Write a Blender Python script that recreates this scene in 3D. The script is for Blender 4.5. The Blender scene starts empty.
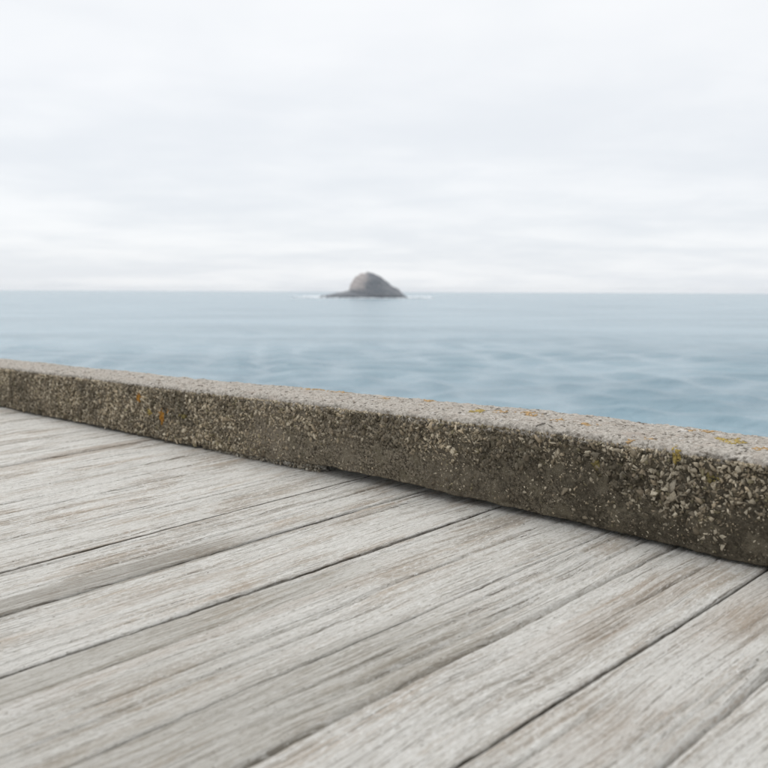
import bpy, bmesh, math, random
import numpy as np
from mathutils import Matrix, Vector

# ------------------------------------------------------------------ camera
SC = bpy.context.scene
COL = SC.collection
F = 868.0            # focal length in pixels of the 768 px photograph
CAM_H = 8.0          # eye above the sea
EYE = 0.45           # eye above the deck, along the deck's normal
def ray(x, y): return np.array([x - 384.0, 384.0 - y, -F])
up = np.cross(ray(768, 293.0), ray(0, 289.5)); up /= np.linalg.norm(up)
fw = np.array([0, 0, -1.0]); fw -= up * (fw @ up); fw /= np.linalg.norm(fw)
rt = np.cross(fw, up)
R = np.stack([rt, fw, up])                    # camera coordinates -> world
CAM = np.array([0, 0, CAM_H])
cam = bpy.data.objects.new('camera', bpy.data.cameras.new('camera')); COL.objects.link(cam)
M4 = np.eye(4); M4[:3, :3] = R; M4[:3, 3] = CAM
cam.matrix_world = Matrix(M4.tolist())
cam.data.sensor_width = 36.0
cam.data.lens = 36.0 * F / 768.0
cam.data.clip_start = 0.02; cam.data.clip_end = 60000
cam.data.dof.use_dof = True
cam.data.dof.focus_distance = 1.62
cam.data.dof.aperture_fstop = 5.8
SC.camera = cam
SC.render.resolution_x = SC.render.resolution_y = 1024
SC.view_settings.view_transform = 'Standard'; SC.view_settings.look = 'None'
SC.view_settings.exposure = 0.06; SC.view_settings.gamma = 1.0

# ------------------------------------------------------------------ node helper
class NT:
    def __init__(s, tree): s.t = tree; s.n = tree.nodes; s.l = tree.links
    def put(s, sock, v):
        if v is None: return
        if isinstance(v, bpy.types.NodeSocket): s.l.new(v, sock)
        else: sock.default_value = v
    def node(s, typ, ins=None, out=0, **kw):
        nd = s.n.new(typ)
        for a, b in kw.items(): setattr(nd, a, b)
        for a, b in (ins or {}).items(): s.put(nd.inputs[a], b)
        return nd.outputs[out]
    def math(s, op, a, b=None, c=None, clamp=False):
        i = {0: a}
        if b is not None: i[1] = b
        if c is not None: i[2] = c
        return s.node('ShaderNodeMath', i, operation=op, use_clamp=clamp)
    def vmath(s, op, a, b=None):
        i = {0: a}
        if b is not None: i[1] = b
        return s.node('ShaderNodeVectorMath', i, operation=op)
    def noise(s, vec, scale, detail=4, rough=.55, dist=0.0):
        return s.node('ShaderNodeTexNoise', {'Vector': vec, 'Scale': scale, 'Detail': detail, 'Roughness': rough, 'Distortion': dist})
    def step(s, v, a, b, lo=0.0, hi=1.0):
        return s.node('ShaderNodeMapRange', {'Value': v, 'From Min': a, 'From Max': b, 'To Min': lo, 'To Max': hi}, interpolation_type='SMOOTHSTEP')
    def mix(s, f, a, b, blend='MIX'):
        nd = s.n.new('ShaderNodeMix'); nd.data_type = 'RGBA'; nd.blend_type = blend
        s.put(nd.inputs[0], f); s.put(nd.inputs[6], a); s.put(nd.inputs[7], b)
        return nd.outputs[2]
def C(r, g, b): return (r, g, b, 1.0)
def material(name):
    m = bpy.data.materials.new(name); m.use_nodes = True; m.node_tree.nodes.clear()
    return m, NT(m.node_tree)
def finish(t, **ins):
    b = t.n.new('ShaderNodeBsdfPrincipled')
    for k, v in ins.items(): t.put(b.inputs[k.replace('_', ' ')], v)
    o = t.n.new('ShaderNodeOutputMaterial'); t.l.new(b.outputs[0], o.inputs[0])
def bump(t, h, strength, dist, normal=None):
    i = {'Height': h, 'Strength': strength, 'Distance': dist}
    if normal is not None: i['Normal'] = normal
    return t.node('ShaderNodeBump', i)

# ------------------------------------------------------------------ sky and sun (overcast)
SUN_EL, SUN_AZ = math.radians(52), math.radians(-40)     # azimuth from +Y towards +X
w = bpy.data.worlds.new('World'); SC.world = w; w.use_nodes = True
t = NT(w.node_tree); t.n.clear()
sky = t.node('ShaderNodeTexSky', sky_type='NISHITA', sun_disc=False, sun_elevation=SUN_EL, sun_rotation=SUN_AZ)
d = t.node('ShaderNodeTexCoord', out=0)
sep = t.n.new('ShaderNodeSeparateXYZ'); t.l.new(d, sep.inputs[0])
z = t.math('MAXIMUM', sep.outputs[2], 0.0)
den = t.math('ADD', z, 0.11)
cv = t.node('ShaderNodeCombineXYZ', {0: t.math('DIVIDE', sep.outputs[0], den), 1: t.math('DIVIDE', sep.outputs[1], den), 2: 0.37})
n1 = t.noise(t.vmath('MULTIPLY', cv, (.55, 1.0, 1.0)), 0.62, 5, .5, .3)
n2 = t.noise(t.vmath('ADD', cv, (7.3, 2.1, 4.0)), 2.1, 5, .52, .2)
cl = t.math('ADD', t.math('MULTIPLY', n1, .68), t.math('MULTIPLY', n2, .32))
cm = t.step(cl, .36, .64)
cloud = t.mix(cm, C(.79, .825, .872), C(.925, .943, .967))
lift = t.step(z, 0.0, .55, 0.0, 1.0)                      # overcast: brighter overhead
cloud = t.mix(t.math('MULTIPLY', lift, .75), cloud, C(1.0, 1.0, 1.0))
thin = t.mix(1.0, sky, C(.09, .09, .09), 'MULTIPLY')      # the clear sky behind thin cloud
colr = t.mix(.93, thin, cloud)
bg = t.n.new('ShaderNodeBackground'); t.l.new(colr, bg.inputs[0]); bg.inputs[1].default_value = 1.0
wo = t.n.new('ShaderNodeOutputWorld'); t.l.new(bg.outputs[0], wo.inputs[0])

sun = bpy.data.objects.new('sun', bpy.data.lights.new('sun', 'SUN')); COL.objects.link(sun)
sun.data.energy = 1.45; sun.data.angle = math.radians(35); sun.data.color = (1.0, .985, .96)
sd = Vector((math.sin(SUN_AZ) * math.cos(SUN_EL), math.cos(SUN_AZ) * math.cos(SUN_EL), math.sin(SUN_EL)))
sun.rotation_euler = sd.to_track_quat('Z', 'Y').to_euler(); sun.location = (0, 0, 60)

# ------------------------------------------------------------------ numpy noise
def _h(ix, iy, seed):
    n = (ix.astype(np.int64) * 374761393 + iy.astype(np.int64) * 668265263 + seed * 1274126177) & 0x7fffffff
    n = ((n ^ (n >> 13)) * 1274126177) & 0x7fffffff
    n = ((n ^ (n >> 15)) * 2246822519) & 0x7fffffff
    return ((n ^ (n >> 16)) & 0xffff) / 65535.0
def vn(x, y, seed=0):
    x = np.asarray(x, float); y = np.asarray(y, float); x, y = np.broadcast_arrays(x, y)
    ix = np.floor(x); iy = np.floor(y); fx = x - ix; fy = y - iy
    fx = fx ** 3 * (fx * (fx * 6 - 15) + 10); fy = fy ** 3 * (fy * (fy * 6 - 15) + 10)
    a = _h(ix, iy, seed); b = _h(ix + 1, iy, seed); c = _h(ix, iy + 1, seed); e = _h(ix + 1, iy + 1, seed)
    return (a * (1 - fx) + b * fx) * (1 - fy) + (c * (1 - fx) + e * fx) * fy
def fbm(x, y, o=4, seed=0, g=.5):
    s = 0; a = 1; tot = 0
    for i in range(o):
        s = s + a * (vn(x * 2 ** i, y * 2 ** i, seed + 31 * i) - .5); tot += a; a *= g
    return s / tot * 2
def worley(x, y, seed=0):
    x, y = np.broadcast_arrays(np.asarray(x, float), np.asarray(y, float))
    ix = np.floor(x); iy = np.floor(y); f1 = np.full(x.shape, 9.0); cid = np.zeros(x.shape)
    for dx in (-1, 0, 1):
        for dy in (-1, 0, 1):
            px = ix + dx + _h(ix + dx, iy + dy, seed); py = iy + dy + _h(ix + dx, iy + dy, seed + 7)
            q = np.hypot(px - x, py - y); m = q < f1
            f1 = np.where(m, q, f1); cid = np.where(m, _h(ix + dx, iy + dy, seed + 13), cid)
    return f1, cid
def sstep(a, b, x):
    q = np.clip((x - a) / (b - a), 0, 1); return q * q * (3 - 2 * q)

# ------------------------------------------------------------------ mesh helpers
def mesh_from(name, V, Fq, smooth=True, mat=None, extra=None):
    me = bpy.data.meshes.new(name)
    V = np.asarray(V, np.float32); Fq = np.asarray(Fq, np.int32); k = Fq.shape[1]
    polys = len(Fq); ex = extra or []
    loops = np.concatenate([Fq.ravel()] + [np.asarray(e, np.int32) for e in ex]) if ex else Fq.ravel()
    me.vertices.add(len(V)); me.vertices.foreach_set('co', V.ravel())
    me.loops.add(len(loops)); me.loops.foreach_set('vertex_index', loops)
    starts = list(np.arange(polys) * k); c = polys * k
    for e in ex: starts.append(c); c += len(e)
    me.polygons.add(len(starts)); me.polygons.foreach_set('loop_start', np.array(starts, np.int32))
    me.update(calc_edges=True); me.validate()
    me.polygons.foreach_set('use_smooth', np.full(len(me.polygons), smooth))
    if mat: me.materials.append(mat)
    return me
def color_attr(me, name, cols):
    a = me.color_attributes.new(name, 'FLOAT_COLOR', 'POINT')
    cc = np.ones((len(me.vertices), 4), np.float32); cc[:, :3] = cols
    a.data.foreach_set('color', cc.ravel())
def add(name, data, parent=None, **props):
    o = bpy.data.objects.new(name, data); COL.objects.link(o)
    if parent: o.parent = parent
    for k, v in props.items(): o[k] = v
    return o
def grid_faces(n, m, wrap=False):
    i = np.arange(n - 1)[:, None]; j = np.arange(m if wrap else m - 1)[None, :]
    j2 = (j + 1) % m
    return np.stack([i * m + j, (i + 1) * m + j, (i + 1) * m + j2, i * m + j2], -1).reshape(-1, 4)
def box_mesh(name, x0, x1, y0, y1, z0, z1, mat, bev=.01):
    bm = bmesh.new(); bmesh.ops.create_cube(bm, size=1)
    for v in bm.verts:
        v.co = Vector(((x0 + x1) / 2 + v.co.x * (x1 - x0), (y0 + y1) / 2 + v.co.y * (y1 - y0), (z0 + z1) / 2 + v.co.z * (z1 - z0)))
    bmesh.ops.bevel(bm, geom=bm.edges[:], offset=bev, segments=2, affect='EDGES')
    me = bpy.data.meshes.new(name); bm.to_mesh(me); bm.free(); me.materials.append(mat); return me

# ------------------------------------------------------------------ deck frame (a gently sloping jetty)
k_ = -ray(-450, 313); k_ /= np.linalg.norm(k_)
p_ = ray(1300, 232); p_ /= np.linalg.norm(p_); p_ -= k_ * (p_ @ k_); p_ /= np.linalg.norm(p_)
n_ = np.cross(k_, p_)
if n_[1] < 0: n_ = -n_
kw, pw, nw = R @ k_, R @ p_, R @ n_
D4 = np.eye(4); D4[:3, 0] = kw; D4[:3, 1] = pw; D4[:3, 2] = nw; D4[:3, 3] = CAM - EYE * nw
DECK = Matrix(D4.tolist())
KERB_Y, KERB_W, KERB_H = 1.235, 0.154, 0.165
def deck_xy(px, py, h=0.0):                  # photo pixel -> position on the deck (or kerb top) it touches
    q = ray(px, py); tt = -(EYE - h) / (q @ n_); return q @ k_ * tt, q @ p_ * tt
def face_xz(px, py):                         # photo pixel -> position on the kerb's front face
    q = ray(px, py); tt = KERB_Y / (q @ p_); return q @ k_ * tt, EYE + q @ n_ * tt

# ------------------------------------------------------------------ materials
def wood_material():
    m, t = material('weathered_wood')
    co = t.node('ShaderNodeTexCoord', out=3)
    rnd = t.node('ShaderNodeObjectInfo', out=5)
    off = t.node('ShaderNodeCombineXYZ', {0: t.math('MULTIPLY', rnd, 37.0), 1: t.math('MULTIPLY', rnd, 91.0), 2: 0.0})
    v = t.vmath('ADD', co, off)
    vw = t.vmath('ADD', v, t.vmath('MULTIPLY', t.node('ShaderNodeTexNoise', {'Vector': t.vmath('MULTIPLY', v, (2.0, 1.6, 2.0)), 'Scale': 1.5, 'Detail': 2.0}, out=1), (.05, 0, 0)))
    fine = t.noise(t.vmath('MULTIPLY', vw, (560, 14, 60)), 1.0, 6, .68)
    mid = t.noise(t.vmath('MULTIPLY', vw, (130, 2.6, 30)), 1.0, 5, .6)
    broad = t.noise(t.vmath('MULTIPLY', vw, (26, 1.4, 10)), 1.0, 4, .55)
    patch = t.noise(t.vmath('MULTIPLY', v, (13, 3.6, 5)), 1.0, 6, .62, .4)
    speck = t.noise(t.vmath('MULTIPLY', v, (330, 120, 200)), 1.0, 4, .65)
    grit = t.noise(t.vmath('MULTIPLY', vw, (330, 85, 100)), 1.0, 5, .72)
    # bare wood: grey brown with grain; residual pale bleached skin over it
    bare = t.mix(t.step(mid, .32, .68), C(.31, .27, .222), C(.54, .49, .425))
    bare = t.mix(t.step(broad, .42, .68), bare, C(.49, .405, .32))
    pale = t.mix(t.step(fine, .30, .70), C(.62, .602, .56), C(.80, .785, .742))
    cover = t.math('ADD', t.math('MULTIPLY', patch, .46), t.math('ADD', t.math('MULTIPLY', mid, .26), t.math('ADD', t.math('MULTIPLY', speck, .16), t.math('MULTIPLY', fine, .12))))
    col = t.mix(t.step(cover, .405, .525), bare, pale)
    col = t.mix(t.step(t.noise(t.vmath('MULTIPLY', vw, (420, 5, 60)), 1.0, 5, .68), .575, .605), col, t.mix(.9, col, C(.16, .14, .115)))
    col = t.mix(t.step(speck, .63, .67), col, C(.22, .195, .16))
    col = t.mix(t.step(rnd, 0, 1, 0.0, .2), col, C(.50, .475, .43))
    col = t.mix(t.step(grit, .35, .46, .55, 0.0), col, C(.33, .298, .25))
    col = t.mix(t.step(grit, .55, .63, 0.0, .75), col, C(.84, .83, .80))
    st = t.node('ShaderNodeVertexColor', layer_name='stain_shade', out=0)
    amount = t.node('ShaderNodeVertexColor', layer_name='stain_shade', out=1)
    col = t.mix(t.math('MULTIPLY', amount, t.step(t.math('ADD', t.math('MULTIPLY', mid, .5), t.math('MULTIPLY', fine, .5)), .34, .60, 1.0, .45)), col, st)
    h = t.math('ADD', t.math('MULTIPLY', fine, .8), t.math('ADD', t.math('MULTIPLY', mid, .7), t.math('MULTIPLY', t.math('ADD', speck, t.math('MULTIPLY', grit, 1.4)), .8)))
    nb = bump(t, h, 1.0, .0034)
    finish(t, Base_Color=col, Roughness=.86, Normal=nb, Specular_IOR_Level=.25)
    return m
def concrete_material():
    m, t = material('lichened_concrete')
    co = t.node('ShaderNodeTexCoord', out=3)
    sp = t.n.new('ShaderNodeSeparateXYZ'); t.l.new(co, sp.inputs[0])
    a = t.noise(co, 26, 6, .62); b = t.noise(co, 170, 5, .65); c = t.noise(co, 520, 3, .6); e = t.noise(co, 5, 4, .5)
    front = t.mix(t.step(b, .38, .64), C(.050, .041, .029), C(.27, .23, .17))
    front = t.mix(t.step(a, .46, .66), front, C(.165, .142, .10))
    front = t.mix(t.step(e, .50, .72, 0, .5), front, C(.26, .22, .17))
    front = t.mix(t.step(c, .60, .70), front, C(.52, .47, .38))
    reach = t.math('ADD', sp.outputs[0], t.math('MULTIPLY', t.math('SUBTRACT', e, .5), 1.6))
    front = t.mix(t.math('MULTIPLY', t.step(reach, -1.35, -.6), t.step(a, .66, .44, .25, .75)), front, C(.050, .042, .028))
    top = t.mix(t.step(b, .36, .64), C(.33, .30, .26), C(.58, .54, .485))
    top = t.mix(t.step(a, .52, .70), top, C(.44, .385, .335))
    top = t.mix(t.step(t.noise(t.vmath('MULTIPLY', co, (60, 120, 60)), 1.0, 4, .6), .60, .68), top, C(.20, .175, .145))
    top = t.mix(t.step(c, .60, .70), top, C(.18, .16, .135))
    hz = t.math('ADD', sp.outputs[2], t.math('MULTIPLY', t.math('ADD', t.math('SUBTRACT', a, .5), t.math('SUBTRACT', b, .5)), .030))
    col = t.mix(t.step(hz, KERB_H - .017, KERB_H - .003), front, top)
    h = t.math('ADD', t.math('MULTIPLY', b, 1.0), t.math('MULTIPLY', c, .6))
    finish(t, Base_Color=col, Roughness=.92, Normal=bump(t, h, .9, .004), Specular_IOR_Level=.2)
    return m
def mortar_material():
    m, t = material('pale_mortar')
    co = t.node('ShaderNodeTexCoord', out=3)
    b = t.noise(co, 140, 5, .65); c = t.noise(co, 30, 4, .5)
    col = t.mix(t.step(b, .34, .66), C(.15, .135, .11), C(.47, .45, .40))
    col = t.mix(t.step(c, .5, .7, 0, .6), col, C(.30, .28, .24))
    finish(t, Base_Color=col, Roughness=.92, Normal=bump(t, b, .9, .006))
    return m
def chip_material():
    m, t = material('aggregate_chips')
    co = t.node('ShaderNodeTexCoord', out=3)
    vc = t.node('ShaderNodeVertexColor', layer_name='tint', out=0)
    b = t.noise(co, 300, 4, .6)
    col = t.mix(t.step(b, .40, .72, .0, .5), vc, C(.10, .088, .066))
    finish(t, Base_Color=col, Roughness=.88, Normal=bump(t, b, .5, .002), Specular_IOR_Level=.25)
    return m
def stone_material():
    m, t = material('pale_stone')
    co = t.node('ShaderNodeTexCoord', out=3)
    rnd = t.node('ShaderNodeObjectInfo', out=5)
    oc = t.node('ShaderNodeObjectInfo', out=1)
    b = t.noise(t.vmath('ADD', co, t.node('ShaderNodeCombineXYZ', {0: t.math('MULTIPLY', rnd, 50.0)})), 2.6, 5, .65)
    col = t.mix(t.step(b, .32, .52, .45, 0.0), oc, C(.15, .13, .10))
    finish(t, Base_Color=col, Roughness=.85, Normal=bump(t, b, .6, .12), Specular_IOR_Level=.3)
    return m
def lichen_material():
    m, t = material('crust_lichen')
    co = t.node('ShaderNodeTexCoord', out=3)
    oc = t.node('ShaderNodeObjectInfo', out=1)
    b = t.noise(co, 260, 5, .65)
    col = t.mix(t.step(b, .36, .62), t.mix(.6, oc, C(.20, .15, .07)), oc)
    finish(t, Base_Color=col, Roughness=.9, Normal=bump(t, b, .8, .003), Specular_IOR_Level=.15)
    return m
def timber_dark():
    m, t = material('wet_timber')
    co = t.node('ShaderNodeTexCoord', out=3)
    b = t.noise(t.vmath('MULTIPLY', co, (4, 4, 30)), 1.0, 5, .6)
    finish(t, Base_Color=t.mix(b, C(.06, .05, .04), C(.16, .135, .105)), Roughness=.8, Normal=bump(t, b, .5, .01))
    return m
def sea_material():
    m, t = material('sea_water')
    co = t.node('ShaderNodeNewGeometry', out=0)
    w1 = t.noise(t.vmath('MULTIPLY', co, (.55, 1.0, 1.0)), 1.15, 6, .58, .3)
    w2 = t.noise(t.vmath('MULTIPLY', co, (.6, 1.0, 1.0)), 5.0, 4, .55)
    big = t.noise(t.vmath('MULTIPLY', co, (.012, .03, 1.0)), 1.0, 4, .55)
    h = t.math('ADD', t.math('MULTIPLY', w1, .75), t.math('MULTIPLY', w2, .12))
    nb = bump(t, h, 1.0, .40)
    col = t.mix(t.step(big, .38, .62), C(.155, .252, .308), C(.23, .337, .396))
    finish(t, Base_Color=col, Roughness=.2, IOR=1.333, Normal=nb)
    return m
def rock_material(name, hi, lo, wet):
    m, t = material(name)
    co = t.node('ShaderNodeTexCoord', out=3)
    sp = t.n.new('ShaderNodeSeparateXYZ'); t.l.new(co, sp.inputs[0])
    a = t.noise(co, .11, 6, .62); b = t.noise(t.vmath('MULTIPLY', co, (1, 1, 2.5)), .5, 5, .6)
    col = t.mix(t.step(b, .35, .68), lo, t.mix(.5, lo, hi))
    east = t.math('ADD', sp.outputs[0], t.math('MULTIPLY', t.math('SUBTRACT', a, .5), 26.0))
    pale_flank = t.math('MULTIPLY', t.step(east, 7.0, -3.0), t.step(t.math('ADD', sp.outputs[2], t.math('MULTIPLY', b, 8.0)), 11.0, 17.0))  # pale tone on the upper western flank
    col = t.mix(pale_flank, col, hi)
    col = t.mix(t.step(t.math('ADD', sp.outputs[2], t.math('MULTIPLY', a, 4.0)), 6.0, 3.5), col, wet)
    finish(t, Base_Color=col, Roughness=.9, Normal=bump(t, t.math('ADD', a, b), .8, 1.2))
    return m
def foam_material():
    m, t = material('sea_foam')
    co = t.node('ShaderNodeTexCoord', out=3)
    b = t.noise(co, .8, 5, .6)
    finish(t, Base_Color=t.mix(b, C(.62, .68, .72), C(.9, .92, .93)), Roughness=.8)
    return m
WOOD, CONC, CHIP, STONE, LICHEN, TIMBER = wood_material(), concrete_material(), chip_material(), stone_material(), lichen_material(), timber_dark()
SEA = sea_material(); MORTAR = mortar_material()

# ------------------------------------------------------------------ sea: one sheet to the horizon, finer near the jetty
def build_sea():
    fine = np.radians(np.arange(-42, 42.01, .16)); coarse = np.radians(np.arange(45, 315.1, 3.0))
    ang = np.concatenate([fine, coarse])
    r = [4.0]
    while r[-1] < 420: r.append(r[-1] * 1.0105 if r[-1] > 18 else r[-1] + .5)
    while r[-1] < 10400: r.append(r[-1] * 1.05)
    r = np.array(r)
    X = r[:, None] * np.sin(ang)[None]; Y = r[:, None] * np.cos(ang)[None]
    rng = np.random.default_rng(4)
    Z = np.zeros_like(X); dX = np.zeros_like(X); dY = np.zeros_like(X)
    sp = np.maximum(r * .0105, .3)[:, None]
    for i in range(110):
        lam = .95 * (8.5 / .95) ** rng.random(); th = rng.normal(math.radians(248), .8)
        kk = 2 * math.pi / lam; amp = .0054 * lam ** .95 * rng.uniform(.5, 1.4)
        fade = np.clip((lam / sp - 3) / 4, 0, 1); ph = rng.random() * 6.283
        a = kk * (X * math.cos(th) + Y * math.sin(th)) + ph
        Z += amp * fade * np.sin(a); dX += amp * fade * math.cos(th) * np.cos(a); dY += amp * fade * math.sin(th) * np.cos(a)
    V = np.stack([X + 1.1 * dX, Y + 1.1 * dY, Z], -1).reshape(-1, 3)
    n, m_ = X.shape
    Fq = grid_faces(n, m_, wrap=True)[:, ::-1]
    me = mesh_from('sea', V, Fq, True, SEA, extra=[list(range(m_ - 1, -1, -1))])
    add('sea', me, kind='structure')
build_sea()

# ------------------------------------------------------------------ rock islet
def at_sea(px, dist):                        # point on the water at a bearing and a distance
    q = R @ ray(px, 292); q = q / np.hypot(q[0], q[1]); return q[0] * dist, q[1] * dist
ISL_D = 975.0
def build_islet():
    cx, cy = at_sea(364.5, ISL_D)
    m_px = ISL_D / F * 1.0                    # metres per photo pixel at the islet
    root = add('rock_island', None, label='small domed rock islet far out at sea, pale on one side', category='islet')
    root.location = (cx, cy, 0)
    zr = 299.0
    prof = np.array([(319.5, 297.6), (323, 295.6), (327, 294.2), (333, 292.8), (340, 291.6), (346.5, 290.2), (350, 287.2), (352, 283), (354.8, 278.2), (359.4, 274.8), (363, 272.6), (367.5, 272.4), (372, 273.6), (377, 275.2), (382, 278.4), (388, 283.0), (394, 287.8), (400, 292.2), (405, 295.8), (409.5, 298.4)])
    U = (prof[:, 0] - 364.5) * m_px; Hh = np.maximum((298.6 - prof[:, 1]) * m_px, 0)
    Hs = np.minimum(Hh, 2.6 + 5.8 * np.exp(-((U + 14) / 22) ** 2))
    rd = rock_material('hazy_islet_rock', C(.43, .395, .385), C(.135, .16, .185), C(.07, .082, .095))  # blue-grey dark tone puts the distance haze into the rock colour
    def field(name, hp, depth0, ex, seed, rough, parent):
        nu, nv = 190, 110
        u = np.linspace(U[0] - 3, U[-1] + 3, nu)[:, None] * np.ones((1, nv)); s = np.linspace(-1, 1, nv)[None, :] * np.ones((nu, 1))
        prof_h = np.interp(u, U, hp, left=-1.5, right=-1.5)
        wid = depth0
        v = s * wid
        sh = np.clip(1 - np.abs(s) ** ex, 0, 1)
        hgt = prof_h * sh - 1.6 * np.abs(s) ** 4
        nse = fbm(u * .09, v * .09, 5, seed) + .6 * (.5 - np.abs(fbm(u * .16 + 3, v * .05, 4, seed + 5)))
        hgt = hgt + rough * nse * np.clip(hgt / 9, .12, 1)
        strat = (np.abs(((u * .25 + hgt * .6) / 3.1) % 1 - .5) - .25) * rough * .7
        hgt = hgt + strat * np.clip(hgt / 12, 0, 1) - .4
        V = np.stack([u + rough * .35 * fbm(v * .2, hgt * .2, 3, seed + 9), v, hgt], -1).reshape(-1, 3)
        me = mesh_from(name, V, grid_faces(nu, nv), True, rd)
        add(name, me, parent)
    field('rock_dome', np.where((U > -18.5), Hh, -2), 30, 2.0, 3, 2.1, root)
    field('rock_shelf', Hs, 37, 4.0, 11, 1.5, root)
    # surf ring
    rng = np.random.default_rng(8)
    fm = foam_material()
    pts = []; V = []; Q = []
    bm = bmesh.new()
    for i in range(420):
        side = rng.random()
        if side < .50: u0 = rng.normal(-52, 10); v0 = -12 + rng.normal(0, 5)
        elif side < .68: u0 = rng.normal(58, 9); v0 = -6 + rng.normal(0, 5)
        else: u0 = rng.uniform(-50, 48); v0 = -40 + rng.normal(0, 2.0)
        bright = 1.0 if side < .68 else .45
        sx = rng.uniform(2.0, 5.0) * (1.0 if side < .68 else .8); sy = rng.uniform(.8, 2.5); sz = rng.uniform(1.2, 2.6) * bright
        mt = Matrix.Translation((u0, v0, .1)) @ Matrix.Rotation(rng.uniform(-.4, .4), 4, 'Z') @ Matrix.Diagonal((sx, sy, sz, 1))
        g = bmesh.ops.create_icosphere(bm, subdivisions=1, radius=1, matrix=mt)
        for vv in g['verts']: vv.co += Vector(rng.normal(0, .12, 3).tolist())
    me = bpy.data.meshes.new('surf'); bm.to_mesh(me); bm.free(); me.materials.append(fm)
    for p in me.polygons: p.use_smooth = True
    o = add('surf', me, kind='stuff', label='white surf breaking along the foot of the rock islet', category='foam')
    o.location = (cx, cy, 0)
build_islet()

# ------------------------------------------------------------------ deck of weathered planks
deck = add('jetty_deck', None, kind='structure', label='weathered pale grey plank deck sloping to a concrete kerb', category='deck')
deck.matrix_world = DECK
# plank edges along the kerb: (position, gap, left rounding, right rounding)
EDGES = [(-5.20, 0.0026, 0.0018, 0.0018), (-4.99, 0.0026, 0.0018, 0.0018), (-4.78, 0.0026, 0.0018, 0.0018), (-4.57, 0.0026, 0.0018, 0.0018), (-4.36, 0.0034, 0.0018, 0.0018), (-4.15, 0.0026, 0.0018, 0.0018), (-3.93, 0.0026, 0.0018, 0.0018), (-3.73, 0.0034, 0.0018, 0.0018), (-3.52, 0.0026, 0.0018, 0.0023), (-3.30, 0.0026, 0.0018, 0.0018),
         (-3.08, 0.0034, 0.0023, 0.0018), (-2.87, 0.0020, 0.0018, 0.0018), (-2.66, 0.0026, 0.0018, 0.0018), (-2.505, 0.0020, 0.0014, 0.0014), (-2.304, .0095, .006, .003), (-2.06, 0.0020, 0.0009, 0.0009),
         (-1.807, .0046, 0.0014, 0.0014), (-1.602, .0048, 0.0018, 0.0014), (-1.427, 0.0028, 0.0009, 0.0009), (-1.236, 0.0050, 0.0027, 0.0014), (-1.032, 0.0056, 0.0018, 0.0018),
         (-.783, 0.0032, 0.0014, 0.0014), (-.662, 0.0046, 0.0120, 0.0100), (-.509, 0.0070, 0.0018, 0.0018), (-.3705, 0.0060, 0.0160, 0.0018), (-.21, 0.0034, 0.0018, 0.0018), (-.02, 0.0034, 0.0018, 0.0018), (.18, 0.0034, 0.0018, 0.0018), (.38, 0.0034, 0.0018, 0.0018), (.58, 0.0034, 0.0018, 0.0018), (.78, 0.0034, 0.0018, 0.0018)]
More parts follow.
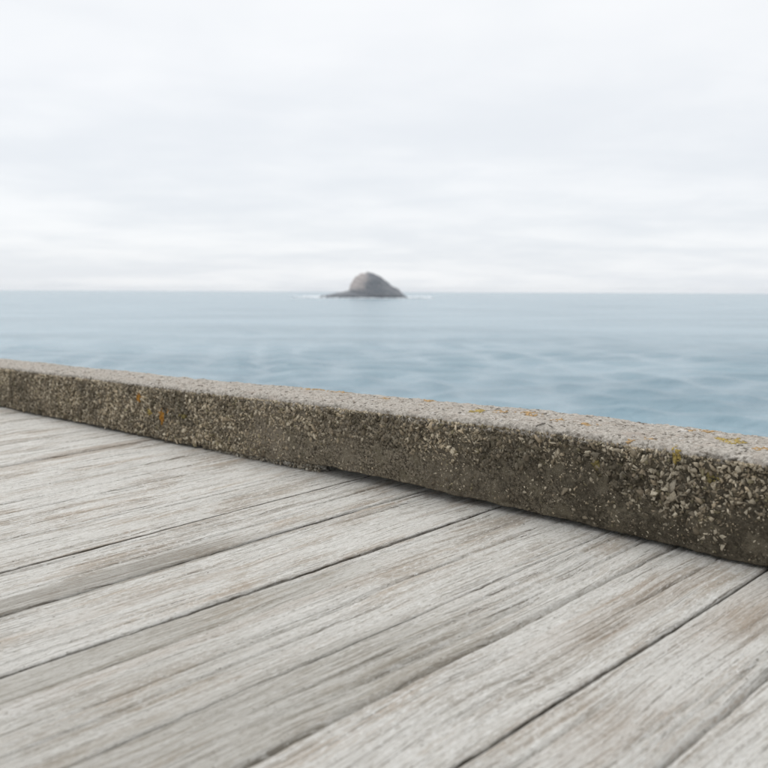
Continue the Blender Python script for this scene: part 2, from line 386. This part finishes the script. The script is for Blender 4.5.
def make_plank(i):
    (x0, g0, _, r0), (x1, g1, r1, _) = EDGES[i], EDGES[i + 1]
    a, b = x0 + g0 / 2, x1 - g1 / 2
    vis = -3.9 < (a + b) / 2 < -.2
    wdt = b - a; cx = (a + b) / 2
    nx = max(8, int(wdt / (.0019 if vis else .006)))
    y = np.concatenate([np.arange(-1.3, .2, .05), np.arange(.2, 1.425, .011 if vis else .04)])
    ny = len(y)
    rng = np.random.default_rng(100 + i)
    u = np.linspace(0, 1, nx)[None, :]; yy = y[:, None]
    # slightly uneven edges
    xl = a + 0.0007 * fbm(y * 9, 0 * y, 4, 50 + i); xr = b + .0007 * fbm(y * 9, 0 * y + 5, 4, 60 + i)
    X = xl[:, None] + (xr - xl)[:, None] * u
    d0 = X - xl[:, None]; d1 = xr[:, None] - X
    warp = .009 * fbm(X * 3, yy * .9, 3, 5 + i)
    gx = X + warp
    Z = .0004 * rng.normal() + .0009 * fbm(yy * 1.1, X * 0, 2, 70 + i) + rng.normal() * .0018 * (u - .5)
    Z = Z - rng.uniform(-.4, 1) * .0016 * (1 - (2 * u - 1) ** 2)                      # cupping
    ring = vn(gx * 150, yy * 1.0, 200 + i)
    Z = Z - .0016 * np.clip(ring - .35, 0, 1) * (.4 + .9 * vn(gx * 12, yy * 1.5, 210 + i))
    Z = Z - .0016 * vn(gx * 300, yy * 3.2, 220 + i)
    Z = Z + .0009 * fbm(X * 60, yy * 16, 3, 230 + i)
    # drying cracks along the grain
    def crack(xc, ya, yb, wd, dp, sd):
        nonlocal Z
        xc_ = xc + .0025 * fbm(yy * 2.3, yy * 0, 4, sd) + 0.0009 * fbm(yy * 22, yy * 0, 2, sd + 3)
        m = np.clip(np.minimum((yy - ya) / .12, (yb - yy) / .12), 0, 1)
        m = m * np.clip(.2 + 1.6 * vn(yy * 9, yy * 0, sd + 1), .15, 1)
        Z = Z - dp * m * np.exp(-((X - xc_) / (wd * (.4 + .6 * m))) ** 2)
    for j in range(rng.integers(5, 10)):
        ya = rng.uniform(-.4, 1.2)
        crack(rng.uniform(a + .012, b - .012), ya, ya + rng.uniform(.25, 1.1), rng.uniform(.0016, .0026), rng.uniform(.003, .008), 300 + 17 * i + j)
    for (xc, ya, yb, wd, dp) in CRACKS:
        if a + .004 < xc < b - .004: crack(xc, ya, yb, wd, dp, int(900 - xc * 100))
    for dd, rr, sd in ((d0, r0, 1), (d1, r1, 2)):
        rr = rr * (.7 + .8 * vn(yy * 7, yy * 0, 400 + i * 2 + sd)) * (.8 + .4 * vn(yy * 40, yy * 0, 440 + i * 2 + sd))
        q = np.clip(1 - dd / np.maximum(rr, 1e-4), 0, 1)
        Z = Z - np.minimum(rr, .011) * (1 - np.sqrt(np.clip(1 - q * q, 0, 1)))
        Z = Z - .0022 * np.clip(vn(yy * 60, dd * 60, 480 + i + sd) - .66, 0, 1) * 2.5 * np.clip(1 - dd / .004, 0, 1)   # chipped arris
    top = np.stack([X, yy + 0 * X, Z], -1)
    def side(xe, zz, inset): return np.stack([xe + inset, y, np.full(ny, zz)], -1)[:, None, :]
    lo_l = top[:, :1] + np.array([-.0002, 0, -.0012]); lo_r = top[:, -1:] + np.array([.0002, 0, -.0012])
    sec = np.concatenate([side(xl, -.042, .0012), side(xl, -.022, .0006), lo_l, top, lo_r, side(xr, -.022, -.0006), side(xr, -.042, -.0012)], 1)
    sec[:, :, 0] -= cx
    ns = sec.shape[1]
    Fq = grid_faces(ny, ns, wrap=True)[:, ::-1]
    me = mesh_from('plank', sec.reshape(-1, 3), Fq, True, WOOD, extra=[list(range(ns)), [(ny - 1) * ns + q for q in range(ns - 1, -1, -1)]])
    # flat stains: worn grey-brown bands and bare spots that the boards have
    st = np.zeros((ny, ns, 4), np.float32); st[..., :3] = (.25, .225, .185)
    xs = sec[:, :, 0] + cx; ys = np.broadcast_to(y[:, None], xs.shape)
    for (sx0, sx1, sy0, sy1, amt, c) in STAINS:
        mk = sstep(sx0 - .007, sx0 + .007, xs + .012 * fbm(ys * 3, xs * 9, 3, 33)) * (1 - sstep(sx1 - .004, sx1 + .004, xs)) * sstep(sy0 - .09, sy0 + .09, ys) * (1 - sstep(sy1 - .12, sy1 + .12, ys + .1 * fbm(xs * 40, ys * 2, 3, 44)))
        up_ = mk * amt > st[..., 3]
        st[..., 3] = np.where(up_, mk * amt, st[..., 3])
        for q in range(3): st[..., q] = np.where(up_, c[q], st[..., q])
    for q in (0, 1, 2, ns - 3, ns - 2, ns - 1): st[:, q] = (.085, .072, .055, 1.0)      # unbleached sides, coloured darker still to paint shade into the gaps
    at = me.color_attributes.new('stain_shade', 'FLOAT_COLOR', 'POINT'); at.data.foreach_set('color', st.reshape(-1))
    o = add('plank', me, deck); o.location = (cx, 0, 0)
BR = (.36, .28, .21); GY = (.235, .21, .172); OL = (.30, .275, .225)
STAINS = [(-1.300, -1.225, .20, .86, .85, GY), (-1.032, -.955, .05, .85, .6, OL), (-.80, -.655, -.2, .80, .55, OL), (-.93, -.80, .0, .60, .35, OL), (-2.345, -2.295, .9, 1.35, .7, BR), (-2.30, -2.265, .6, 1.2, .5, BR),
          (-.50, -.42, .95, 1.2, .55, BR), (-.62, -.55, .80, 1.15, .4, BR), (-.99, -.93, .35, .9, .35, BR), (-.47, -.41, .62, .82, .4, BR), (-1.16, -1.12, .45, .75, .3, BR)]
CRACKS = [(-1.89, .35, 1.2, .0032, .009), (-1.93, .9, 1.12, .002, .006), (-1.47, .4, .9, .002, .005), (-.88, .25, .85, .003, .008), (-.845, .2, .75, .0026, .007), (-.735, .45, 1.25, .002, .006), (-.72, .7, 1.2, .002, .005), (-.96, .3, .6, .0026, .006), (-.80, .8, 1.2, .002, .005), (-.70, .5, 1.0, .0022, .006), (-.57, .55, 1.1, .002, .005)]
for i in range(len(EDGES) - 1): make_plank(i)
# what carries the boards
for y in (-1.0, -.3, .45, 1.15):
    o = add('joist', box_mesh('joist', -5.2, .78, y - .05, y + .05, -.22, -.046, TIMBER), deck)
for x in (-4.8, -2.9, -1.0, .55):
    for y in (-1.0, 1.1):
        bm = bmesh.new(); bmesh.ops.create_cone(bm, cap_ends=True, segments=20, radius1=.19, radius2=.15, depth=9.6, matrix=Matrix.Translation((x, y, -.225 - 4.8)))
        for v in bm.verts: v.co += Vector((random.Random(x * y + v.co.z).uniform(-.01, .01), 0, 0))
        me = bpy.data.meshes.new('pile'); bm.to_mesh(me); bm.free(); me.materials.append(TIMBER)
        for p in me.polygons: p.use_smooth = True
        add('pile', me, deck)

# ------------------------------------------------------------------ concrete kerb
def base_gap(x):                              # clear height under the kerb's front edge
    return np.interp(x, [-6, -3.3, -2.3, -2.0, -1.72, -1.50, -1.30, -1.05, -.8, -.5, 0, 1.6], [.005, .005, .005, .006, .012, .022, .020, .013, .008, .004, .004, .004])
def kerb_height(x): return KERB_H + .007 * np.exp(-((x + 1.3) / .55) ** 2) + .004 * fbm(np.asarray(x) * 2.2, np.asarray(x) * 0, 3, 77)
def chip_density(x, z):
    # crust of exposed stones: thick on the far stretch, thinning to gritty mortar low on the near one
    lowm = sstep(-2.0, -1.55, x + .05 * fbm(x * 7, z * 12, 3, 21))
    line = .085 + .03 * fbm(x * 6, z * 0, 3, 22) + .02 * np.exp(-((x + .64) / .10) ** 2) * -1.6
    up_ = sstep(line - .02, line + .025, z)
    clus = np.exp(-((x + .655) / .085) ** 2 - ((z - .105) / .035) ** 2)
    return np.clip((1 - lowm) * .9 + lowm * (.10 + .62 * up_) + .25 * clus, 0, 1)
def kerb_surface():
    xs = np.concatenate([np.arange(-6.0, -3.8, .04), np.arange(-3.8, -.30, .0031), np.arange(-.30, 1.2, .03)])
    nf, nc, nt = 58, 9, 54
    rad = .013
    sec = []   # (y, z, ny, nz) normalised: z from 0 (bottom) to KERB_H
    for s in np.linspace(0, 1, nf): sec.append((0, s * (KERB_H - rad), -1, 0, 0))
    for a in np.linspace(0, math.pi / 2, nc)[1:-1]: sec.append((rad - rad * math.cos(a), KERB_H - rad + rad * math.sin(a), -math.cos(a), math.sin(a), .5))
    for s in np.linspace(0, 1, nt): sec.append((rad + s * (KERB_W - 2 * rad), KERB_H, 0, 1, 1))
    for a in np.linspace(math.pi / 2, 0, 6)[1:-1]: sec.append((KERB_W - rad + rad * math.cos(a), KERB_H - rad + rad * math.sin(a), math.cos(a), math.sin(a), 1))
    for s in np.linspace(1, 0, 10): sec.append((KERB_W, s * (KERB_H - rad), 1, 0, 1))
    for s in np.linspace(.95, .05, 8): sec.append((KERB_W * s, 0, 0, -.2, 2))
    sec = np.array(sec)
    arc = np.concatenate([[0], np.cumsum(np.hypot(np.diff(sec[:, 0]), np.diff(sec[:, 1])))])
    x = xs[:, None]; s = arc[None, :]; kind = sec[None, :, 4]
    f1, cid = worley(x * 72 + .9 * fbm(x * 60, s * 60, 2, 4), s * 72, 3)
    f2, cid2 = worley(x * 150, s * 150, 8)
    dens = chip_density(x, np.minimum(s, KERB_H))
    fr = (.0150 * dens * (.55 - f1) * (.4 + cid)) + .0035 * (.5 - f2) * (.35 + .65 * dens) * (.4 + cid2) + .005 * fbm(x * 16, s * 16, 4, 9) + .0034 * fbm(x * 120, s * 120, 3, 10)
    tp = .0022 * (.5 - f2) * (.3 + cid2) + .0030 * fbm(x * 18, s * 18, 4, 12) + .0013 * fbm(x * 120, s * 160, 3, 15) - .005 * np.clip(vn(x * 45, s * 90, 16) - .70, 0, 1) * 2.2
    disp = np.where(kind < .4, fr, np.where(kind < .8, .5 * (fr + tp) - .004 * np.clip(fbm(x * 20, s * 0, 4, 18), 0, 1), tp * (kind < 1.5)))
    hk = kerb_height(x) / KERB_H; bg_ = base_gap(x) + .0022 * fbm(x * 25, x * 0, 4, 19)
    zz = sec[None, :, 1] * (hk - bg_ / KERB_H) + bg_
    yy = sec[None, :, 0] + .003 * fbm(x * 2.5, x * 0, 3, 25) - .012 * sstep(-1.0, -.5, x)
    # undercut foot of the front face
    yy = yy + .004 * (1 - sstep(0, .03, zz - bg_)) * (kind < .4) * (.6 + .6 * vn(x * 14, x * 0, 26))
    P = np.stack([x + 0 * yy, KERB_Y + yy + disp * sec[None, :, 2], zz + disp * sec[None, :, 3]], -1)
    N = np.stack([0 * yy, sec[None, :, 2] + 0 * yy, sec[None, :, 3] + 0 * yy], -1)
    return xs, sec, arc, P, N, nf, nc, nt
xs, sec, arc, KP, KN, nf, nc, nt = kerb_surface()
n, m_ = KP.shape[:2]
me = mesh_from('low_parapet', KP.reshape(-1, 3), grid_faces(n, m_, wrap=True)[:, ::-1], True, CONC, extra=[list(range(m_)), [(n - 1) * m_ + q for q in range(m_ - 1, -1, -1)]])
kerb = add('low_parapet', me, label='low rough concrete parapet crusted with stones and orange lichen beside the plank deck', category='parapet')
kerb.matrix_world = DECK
def front_point(x, z):                        # a point on the rough front face
    i = int(np.clip(np.searchsorted(xs, x), 0, n - 1)); j = int(np.clip(z / (KERB_H - .013) * (nf - 1), 0, nf - 1)); return KP[i, j]

# lichen crusts: ragged thin shells lying on the kerb's own surface
PATCH = []    # photo pixel centre, on the top or the front, half sizes in metres, colour
OR, YE, OV, PO = C(.50, .235, .035), C(.46, .345, .11), C(.23, .19, .07), C(.52, .345, .18)
for px, py, top_, hx, hy, c in [(139.7, 396.5, 0, .013, .016, OR), (163, 418, 0, .018, .024, OR), (150.5, 413, 0, .012, .013, YE), (167, 409.5, 0, .006, .007, OR), (184, 417, 0, .020, .010, OV),
        (318, 391.5, 1, .050, .020, PO), (300, 388.5, 1, .030, .014, PO), (343, 394, 1, .030, .016, PO), (428, 403, 1, .022, .012, PO), (477, 414, 1, .014, .016, YE), (502, 416, 1, .022, .014, PO), (530, 417.5, 1, .020, .015, PO),
        (653, 438.5, 1, .012, .016, PO), (734, 441, 1, .027, .020, YE), (712, 433, 1, .025, .012, PO), (765, 449, 1, .012, .010, PO), (632, 440, 1, .010, .008, PO), (590, 428, 1, .02, .01, PO), (678, 454.5, 0, .009, .012, YE), (596, 467, 0, .009, .008, OV), (715, 476, 0, .013, .007, OV), (560, 424, 1, .012, .012, PO), (690, 432, 1, .012, .010, PO), (385, 401, 1, .016, .010, PO)]:
    if top_: x, y = deck_xy(px, py, KERB_H); s0 = KERB_H - .013 + .0204 + (y - KERB_Y - .013)
    else: x, z0 = face_xz(px, py); s0 = np.clip(z0, 0, KERB_H - .008)
    PATCH.append((x, s0, hx, hy, c))
for q, (x, s0, hx, hy, c) in enumerate(PATCH):
    A, B = np.meshgrid(xs, arc, indexing='ij')
    e = np.hypot((A - x) / hx, (B - s0) / hy) + 1.5 * fbm(A * 170, B * 170, 3, 500 + q)
    keep = e < .72
    i0, j0 = np.where(keep[:-1, :-1] & keep[1:, 1:] & (B[:-1, :-1] < arc[nf + nc + nt - 2]))
    if len(i0) < 3: continue
    lift = .0007 + .0009 * fbm(A * 160, B * 160, 2, 900 + q)
    base = i0 * m_ + j0
    Fq = np.stack([base, base + 1, base + m_ + 1, base + m_], -1)
    uq, inv = np.unique(Fq.ravel(), return_inverse=True)
    V = (KP + KN * lift[..., None]).reshape(-1, 3)[uq]; nv = len(uq)
    Vb = (KP - KN * .001).reshape(-1, 3)[uq]
    Fq = inv.reshape(-1, 4)
    # close the rim so that the crust has thickness
    E = np.concatenate([Fq[:, [0, 1]], Fq[:, [1, 2]], Fq[:, [2, 3]], Fq[:, [3, 0]]]); es = {tuple(v) for v in E.tolist()}
    rim = [(b, a, a + nv, b + nv) for a, b in es if (b, a) not in es]
    o = add('lichen', mesh_from('lichen', np.concatenate([V, Vb]), np.concatenate([Fq, np.array(rim)]), True, LICHEN), kerb)
    o.color = c

# stones standing proud of the front face
rng = np.random.default_rng(21)
TPL = []
for i in range(10):
    bm = bmesh.new()
    for j in range(11):
        v = rng.normal(size=3); v /= np.linalg.norm(v); v = v * rng.uniform(.75, 1.1) * np.array([1.0, .62, .72]); bm.verts.new(v.tolist())
    r_ = bmesh.ops.convex_hull(bm, input=bm.verts[:])
    bmesh.ops.delete(bm, geom=list({g for g in r_['geom_interior'] + r_['geom_unused'] if isinstance(g, bmesh.types.BMVert)}), context='VERTS')
    bmesh.ops.triangulate(bm, faces=bm.faces[:]); bm.verts.index_update()
    V = np.array([v.co[:] for v in bm.verts]); Fq = np.array([[v.index for v in f.verts] for f in bm.faces])
    TPL.append((V, Fq)); bm.free()
def rot(rng, amt=1.0):
    a, b, c = rng.uniform(-amt, amt) * .7, rng.uniform(-amt, amt) * .7, rng.uniform(0, 6.28)
    return (Matrix.Rotation(a, 3, 'X') @ Matrix.Rotation(b, 3, 'Z') @ Matrix.Rotation(c, 3, 'Y'))
cand = []
N_C = 49000
X = rng.uniform(-4.9, -.20, N_C); Zc = rng.uniform(.004, KERB_H + .001, N_C)
dn = chip_density(X, Zc)
keep = rng.random(N_C) < dn * .80 + .16
X, Zc, dn = X[keep], Zc[keep], dn[keep]
size = np.exp(rng.normal(math.log(.0035), .45, len(X))) * (.55 + .75 * dn)
size = np.clip(size, .0012, .0095); size = np.where(Zc > KERB_H - .016, np.minimum(size, .0045), size)
# the pale cluster on the near stretch
for px, py, rr in [(640, 447, .008), (648, 459, .010), (668, 451, .009), (654, 470, .009), (662, 482, .008), (679, 473, .012), (646, 490, .012), (660, 492, .010), (669, 489, .011), (677, 497, .014), (671, 501, .010), (688, 505, .011), (679, 508, .011), (694, 481, .011), (700, 484, .008), (636, 467, .010), (646, 497, .007), (624, 452, .008), (610, 448, .007), (590, 453, .008), (736, 463, .010), (742, 467, .009), (730, 461, .007), (722, 488, .007), (719, 531, .008), (725, 536, .008), (726, 546, .009), (760, 465, .008), (752, 480, .007), (750, 511, .009), (757, 477, .007), (706, 540, .008), (684, 467, .008), (656, 478, .009), (700, 512, .009), (352, 452, .008), (291, 432, .009), (295, 452, .009), (291, 443, .008), (455, 453, .008), (325, 446, .009), (322, 424, .008), (302, 420, .008), (349, 413, .008), (418, 430, .008), (454, 437, .007)]:
    x, z0 = face_xz(px, py); cand.append((x, z0, rr * .80, 1))
cols_p = np.array([(.66, .61, .51), (.54, .49, .40), (.43, .385, .31), (.44, .375, .285), (.30, .26, .20), (.20, .17, .125), (.12, .104, .075), (.25, .225, .15)])
wts = np.array([.075, .115, .15, .14, .19, .15, .11, .07])
def crust_tone(x, z):                         # blotches of algae; the near stretch is the most overgrown
    return float(np.interp(x, [-3.5, -1.6, -1.0, -.55], [.92, 1.0, .84, .68]) * (1 + .75 * fbm(x * 7, z * 11, 3, 71) + .45 * fbm(x * 28, z * 34, 2, 73)))
WARM = np.array([1.03, .985, .905])
def lichen_tint(x, z, c):
    c = c * WARM * max(crust_tone(x, z), .3); c = c * min(1, .66 / c.max())
    for (lx, ls, hx, hy, lc) in PATCH:
        if ls < KERB_H - .006 and ((x - lx) / hx) ** 2 + ((z - ls) / hy) ** 2 < .9: return np.array(lc[:3]) * .95
    return c
order = np.argsort(-size); big = order[:240]; small = order[240:]
for q in big: cand.append((X[q], Zc[q], size[q] * 1.05, 0))
tm = []
for (V, Fq) in TPL: tm.append(mesh_from('stone', V, Fq, False, STONE))
for (x, z0, s, pale) in cand:
    P = front_point(x, z0); i = int(rng.integers(len(TPL)))
    Rm = rot(rng).to_4x4(); sc = Matrix.Diagonal((s * rng.uniform(.9, 1.3), s * rng.uniform(.9, 1.2), s * rng.uniform(.8, 1.1), 1))
    o = add('stone', tm[i], kerb)
    o.matrix_local = Matrix.Translation((x, P[1] - s * .05, max(P[2], float(base_gap(x)) + s * .8))) @ Rm @ sc
    c = cols_p[int(rng.integers(0, 2))] * rng.uniform(1.0, 1.2) if pale else cols_p[int(rng.integers(1, 6))] * rng.uniform(.75, 1.0)
    o.color = (*(c * WARM if pale else lichen_tint(x, z0, c)), 1)
VV, FF, CC, base = [], [], [], 0
def scatter(x, P, s, Rm, c, flat=1.0):
    global base
    V, Fq = TPL[int(rng.integers(len(TPL)))]
    W = (V * np.array([s * rng.uniform(.8, 1.5), s * rng.uniform(.7, 1.1), s * rng.uniform(.7, 1.2) * flat])) @ np.array(Rm).T + P
    VV.append(W); FF.append(Fq + base); CC.append(np.repeat(c[None], len(V), 0)); base += len(V)
pal = rng.choice(8, size=len(X), p=wts / wts.sum())
for q in small:
    P = front_point(X[q], Zc[q]).copy(); P[1] += size[q] * .12
    scatter(X[q], P, size[q], rot(rng), lichen_tint(X[q], Zc[q], cols_p[pal[q]] * rng.uniform(.8, 1.2)))
me = mesh_from('aggregate', np.concatenate(VV), np.concatenate(FF), True, CHIP); color_attr(me, 'tint', np.concatenate(CC))
add('aggregate', me, kerb, kind='stuff')
# worn stones just breaking the top surface
VV, FF, CC, base = [], [], [], 0
cols_t = np.array([(.60, .57, .53), (.50, .46, .41), (.42, .36, .30), (.28, .25, .215), (.20, .18, .155), (.55, .50, .44)])
for q in range(5200):
    i = int(rng.integers(np.searchsorted(xs, -3.75), np.searchsorted(xs, -.33))); j = nf + nc - 2 + int(rng.integers(0, nt - 1))
    s = float(np.clip(math.exp(rng.normal(math.log(.0042), .45)), .002, .011))
    P = KP[i, j].copy(); P[2] -= s * .16
    scatter(0, P, s, Matrix.Rotation(rng.uniform(0, 6.28), 3, 'Z'), cols_t[int(rng.integers(6))] * rng.uniform(.85, 1.1), .55)
me = mesh_from('aggregate', np.concatenate(VV), np.concatenate(FF), True, CHIP); color_attr(me, 'tint', np.concatenate(CC))
add('aggregate', me, kerb, kind='stuff')
# mortar pads the kerb beds on
def pad(xa, xb, y0, y1, hz):
    nx_, ns_ = int((xb - xa) / .004), 24
    x = np.linspace(xa, xb, nx_)[:, None]; a = np.linspace(0, 2 * math.pi, ns_, endpoint=False)[None, :]
    sh = np.clip(np.minimum(x - xa, xb - x) / .05, 0, 1) ** .5
    yc = (y0 + y1) / 2; ry = (y1 - y0) / 2 * (.75 + .25 * sh)
    cs, sn = np.cos(a), np.sin(a)
    y = yc + ry * np.sign(cs) * np.abs(cs) ** .35 + .012 * fbm(x * 30, a * 3, 4, 61) + .004 * fbm(x * 160, a * 14, 2, 63)
    z = -.001 + hz(x) * .5 * (1 + np.sign(sn) * np.abs(sn) ** .5) + .0015 * fbm(x * 90, a * 9, 3, 62)
    V = np.stack([x + 0 * y, y, z], -1).reshape(-1, 3)
    me = mesh_from('mortar_pad', V, grid_faces(nx_, ns_, wrap=True), True, MORTAR, extra=[list(range(ns_ - 1, -1, -1)), [(nx_ - 1) * ns_ + q for q in range(ns_)]])
    add('mortar_pad', me, kerb)
pad(-2.02, -1.54, KERB_Y + .014, KERB_Y + .15, lambda x: base_gap(x) + .004)
VV, FF, CC, base = [], [], [], 0
for q in range(1500):
    x = rng.uniform(-2.02, -1.55); s_ = float(np.clip(math.exp(rng.normal(math.log(.0036), .4)), .0015, .008)); hz_ = float(base_gap(x))
    scatter(x, np.array([x, KERB_Y + .013 + rng.uniform(-.003, .012), rng.uniform(.0, 1) * hz_]), s_, rot(rng), cols_p[int(rng.integers(0, 6))] * rng.uniform(.75, 1.05))
me = mesh_from('aggregate', np.concatenate(VV), np.concatenate(FF), True, CHIP); color_attr(me, 'tint', np.concatenate(CC))
add('aggregate', me, kerb, kind='stuff')
for xa, xb in ((-5.5, -5.1), (-4.3, -3.9), (-3.3, -2.9), (-.28, .1), (.7, 1.1)): pad(xa, xb, KERB_Y + .03, KERB_Y + .15, lambda x: base_gap(x) + .003)

# ------------------------------------------------------------------ sea haze
hz, t = material('sea_haze')
pv = t.n.new('ShaderNodeVolumePrincipled'); pv.inputs['Color'].default_value = C(.88, .94, 1.0); pv.inputs['Density'].default_value = 2.8e-5; pv.inputs['Anisotropy'].default_value = .2
o_ = t.n.new('ShaderNodeOutputMaterial'); t.l.new(pv.outputs[0], o_.inputs['Volume'])
bm = bmesh.new(); bmesh.ops.create_cube(bm, size=1, matrix=Matrix.Translation((0, 0, 14.5)) @ Matrix.Diagonal((22600, 22600, 55, 1)))
me = bpy.data.meshes.new('haze'); bm.to_mesh(me); bm.free(); me.materials.append(hz)
add('haze', me, kind='stuff', label='thin pale sea haze filling the air', category='haze')
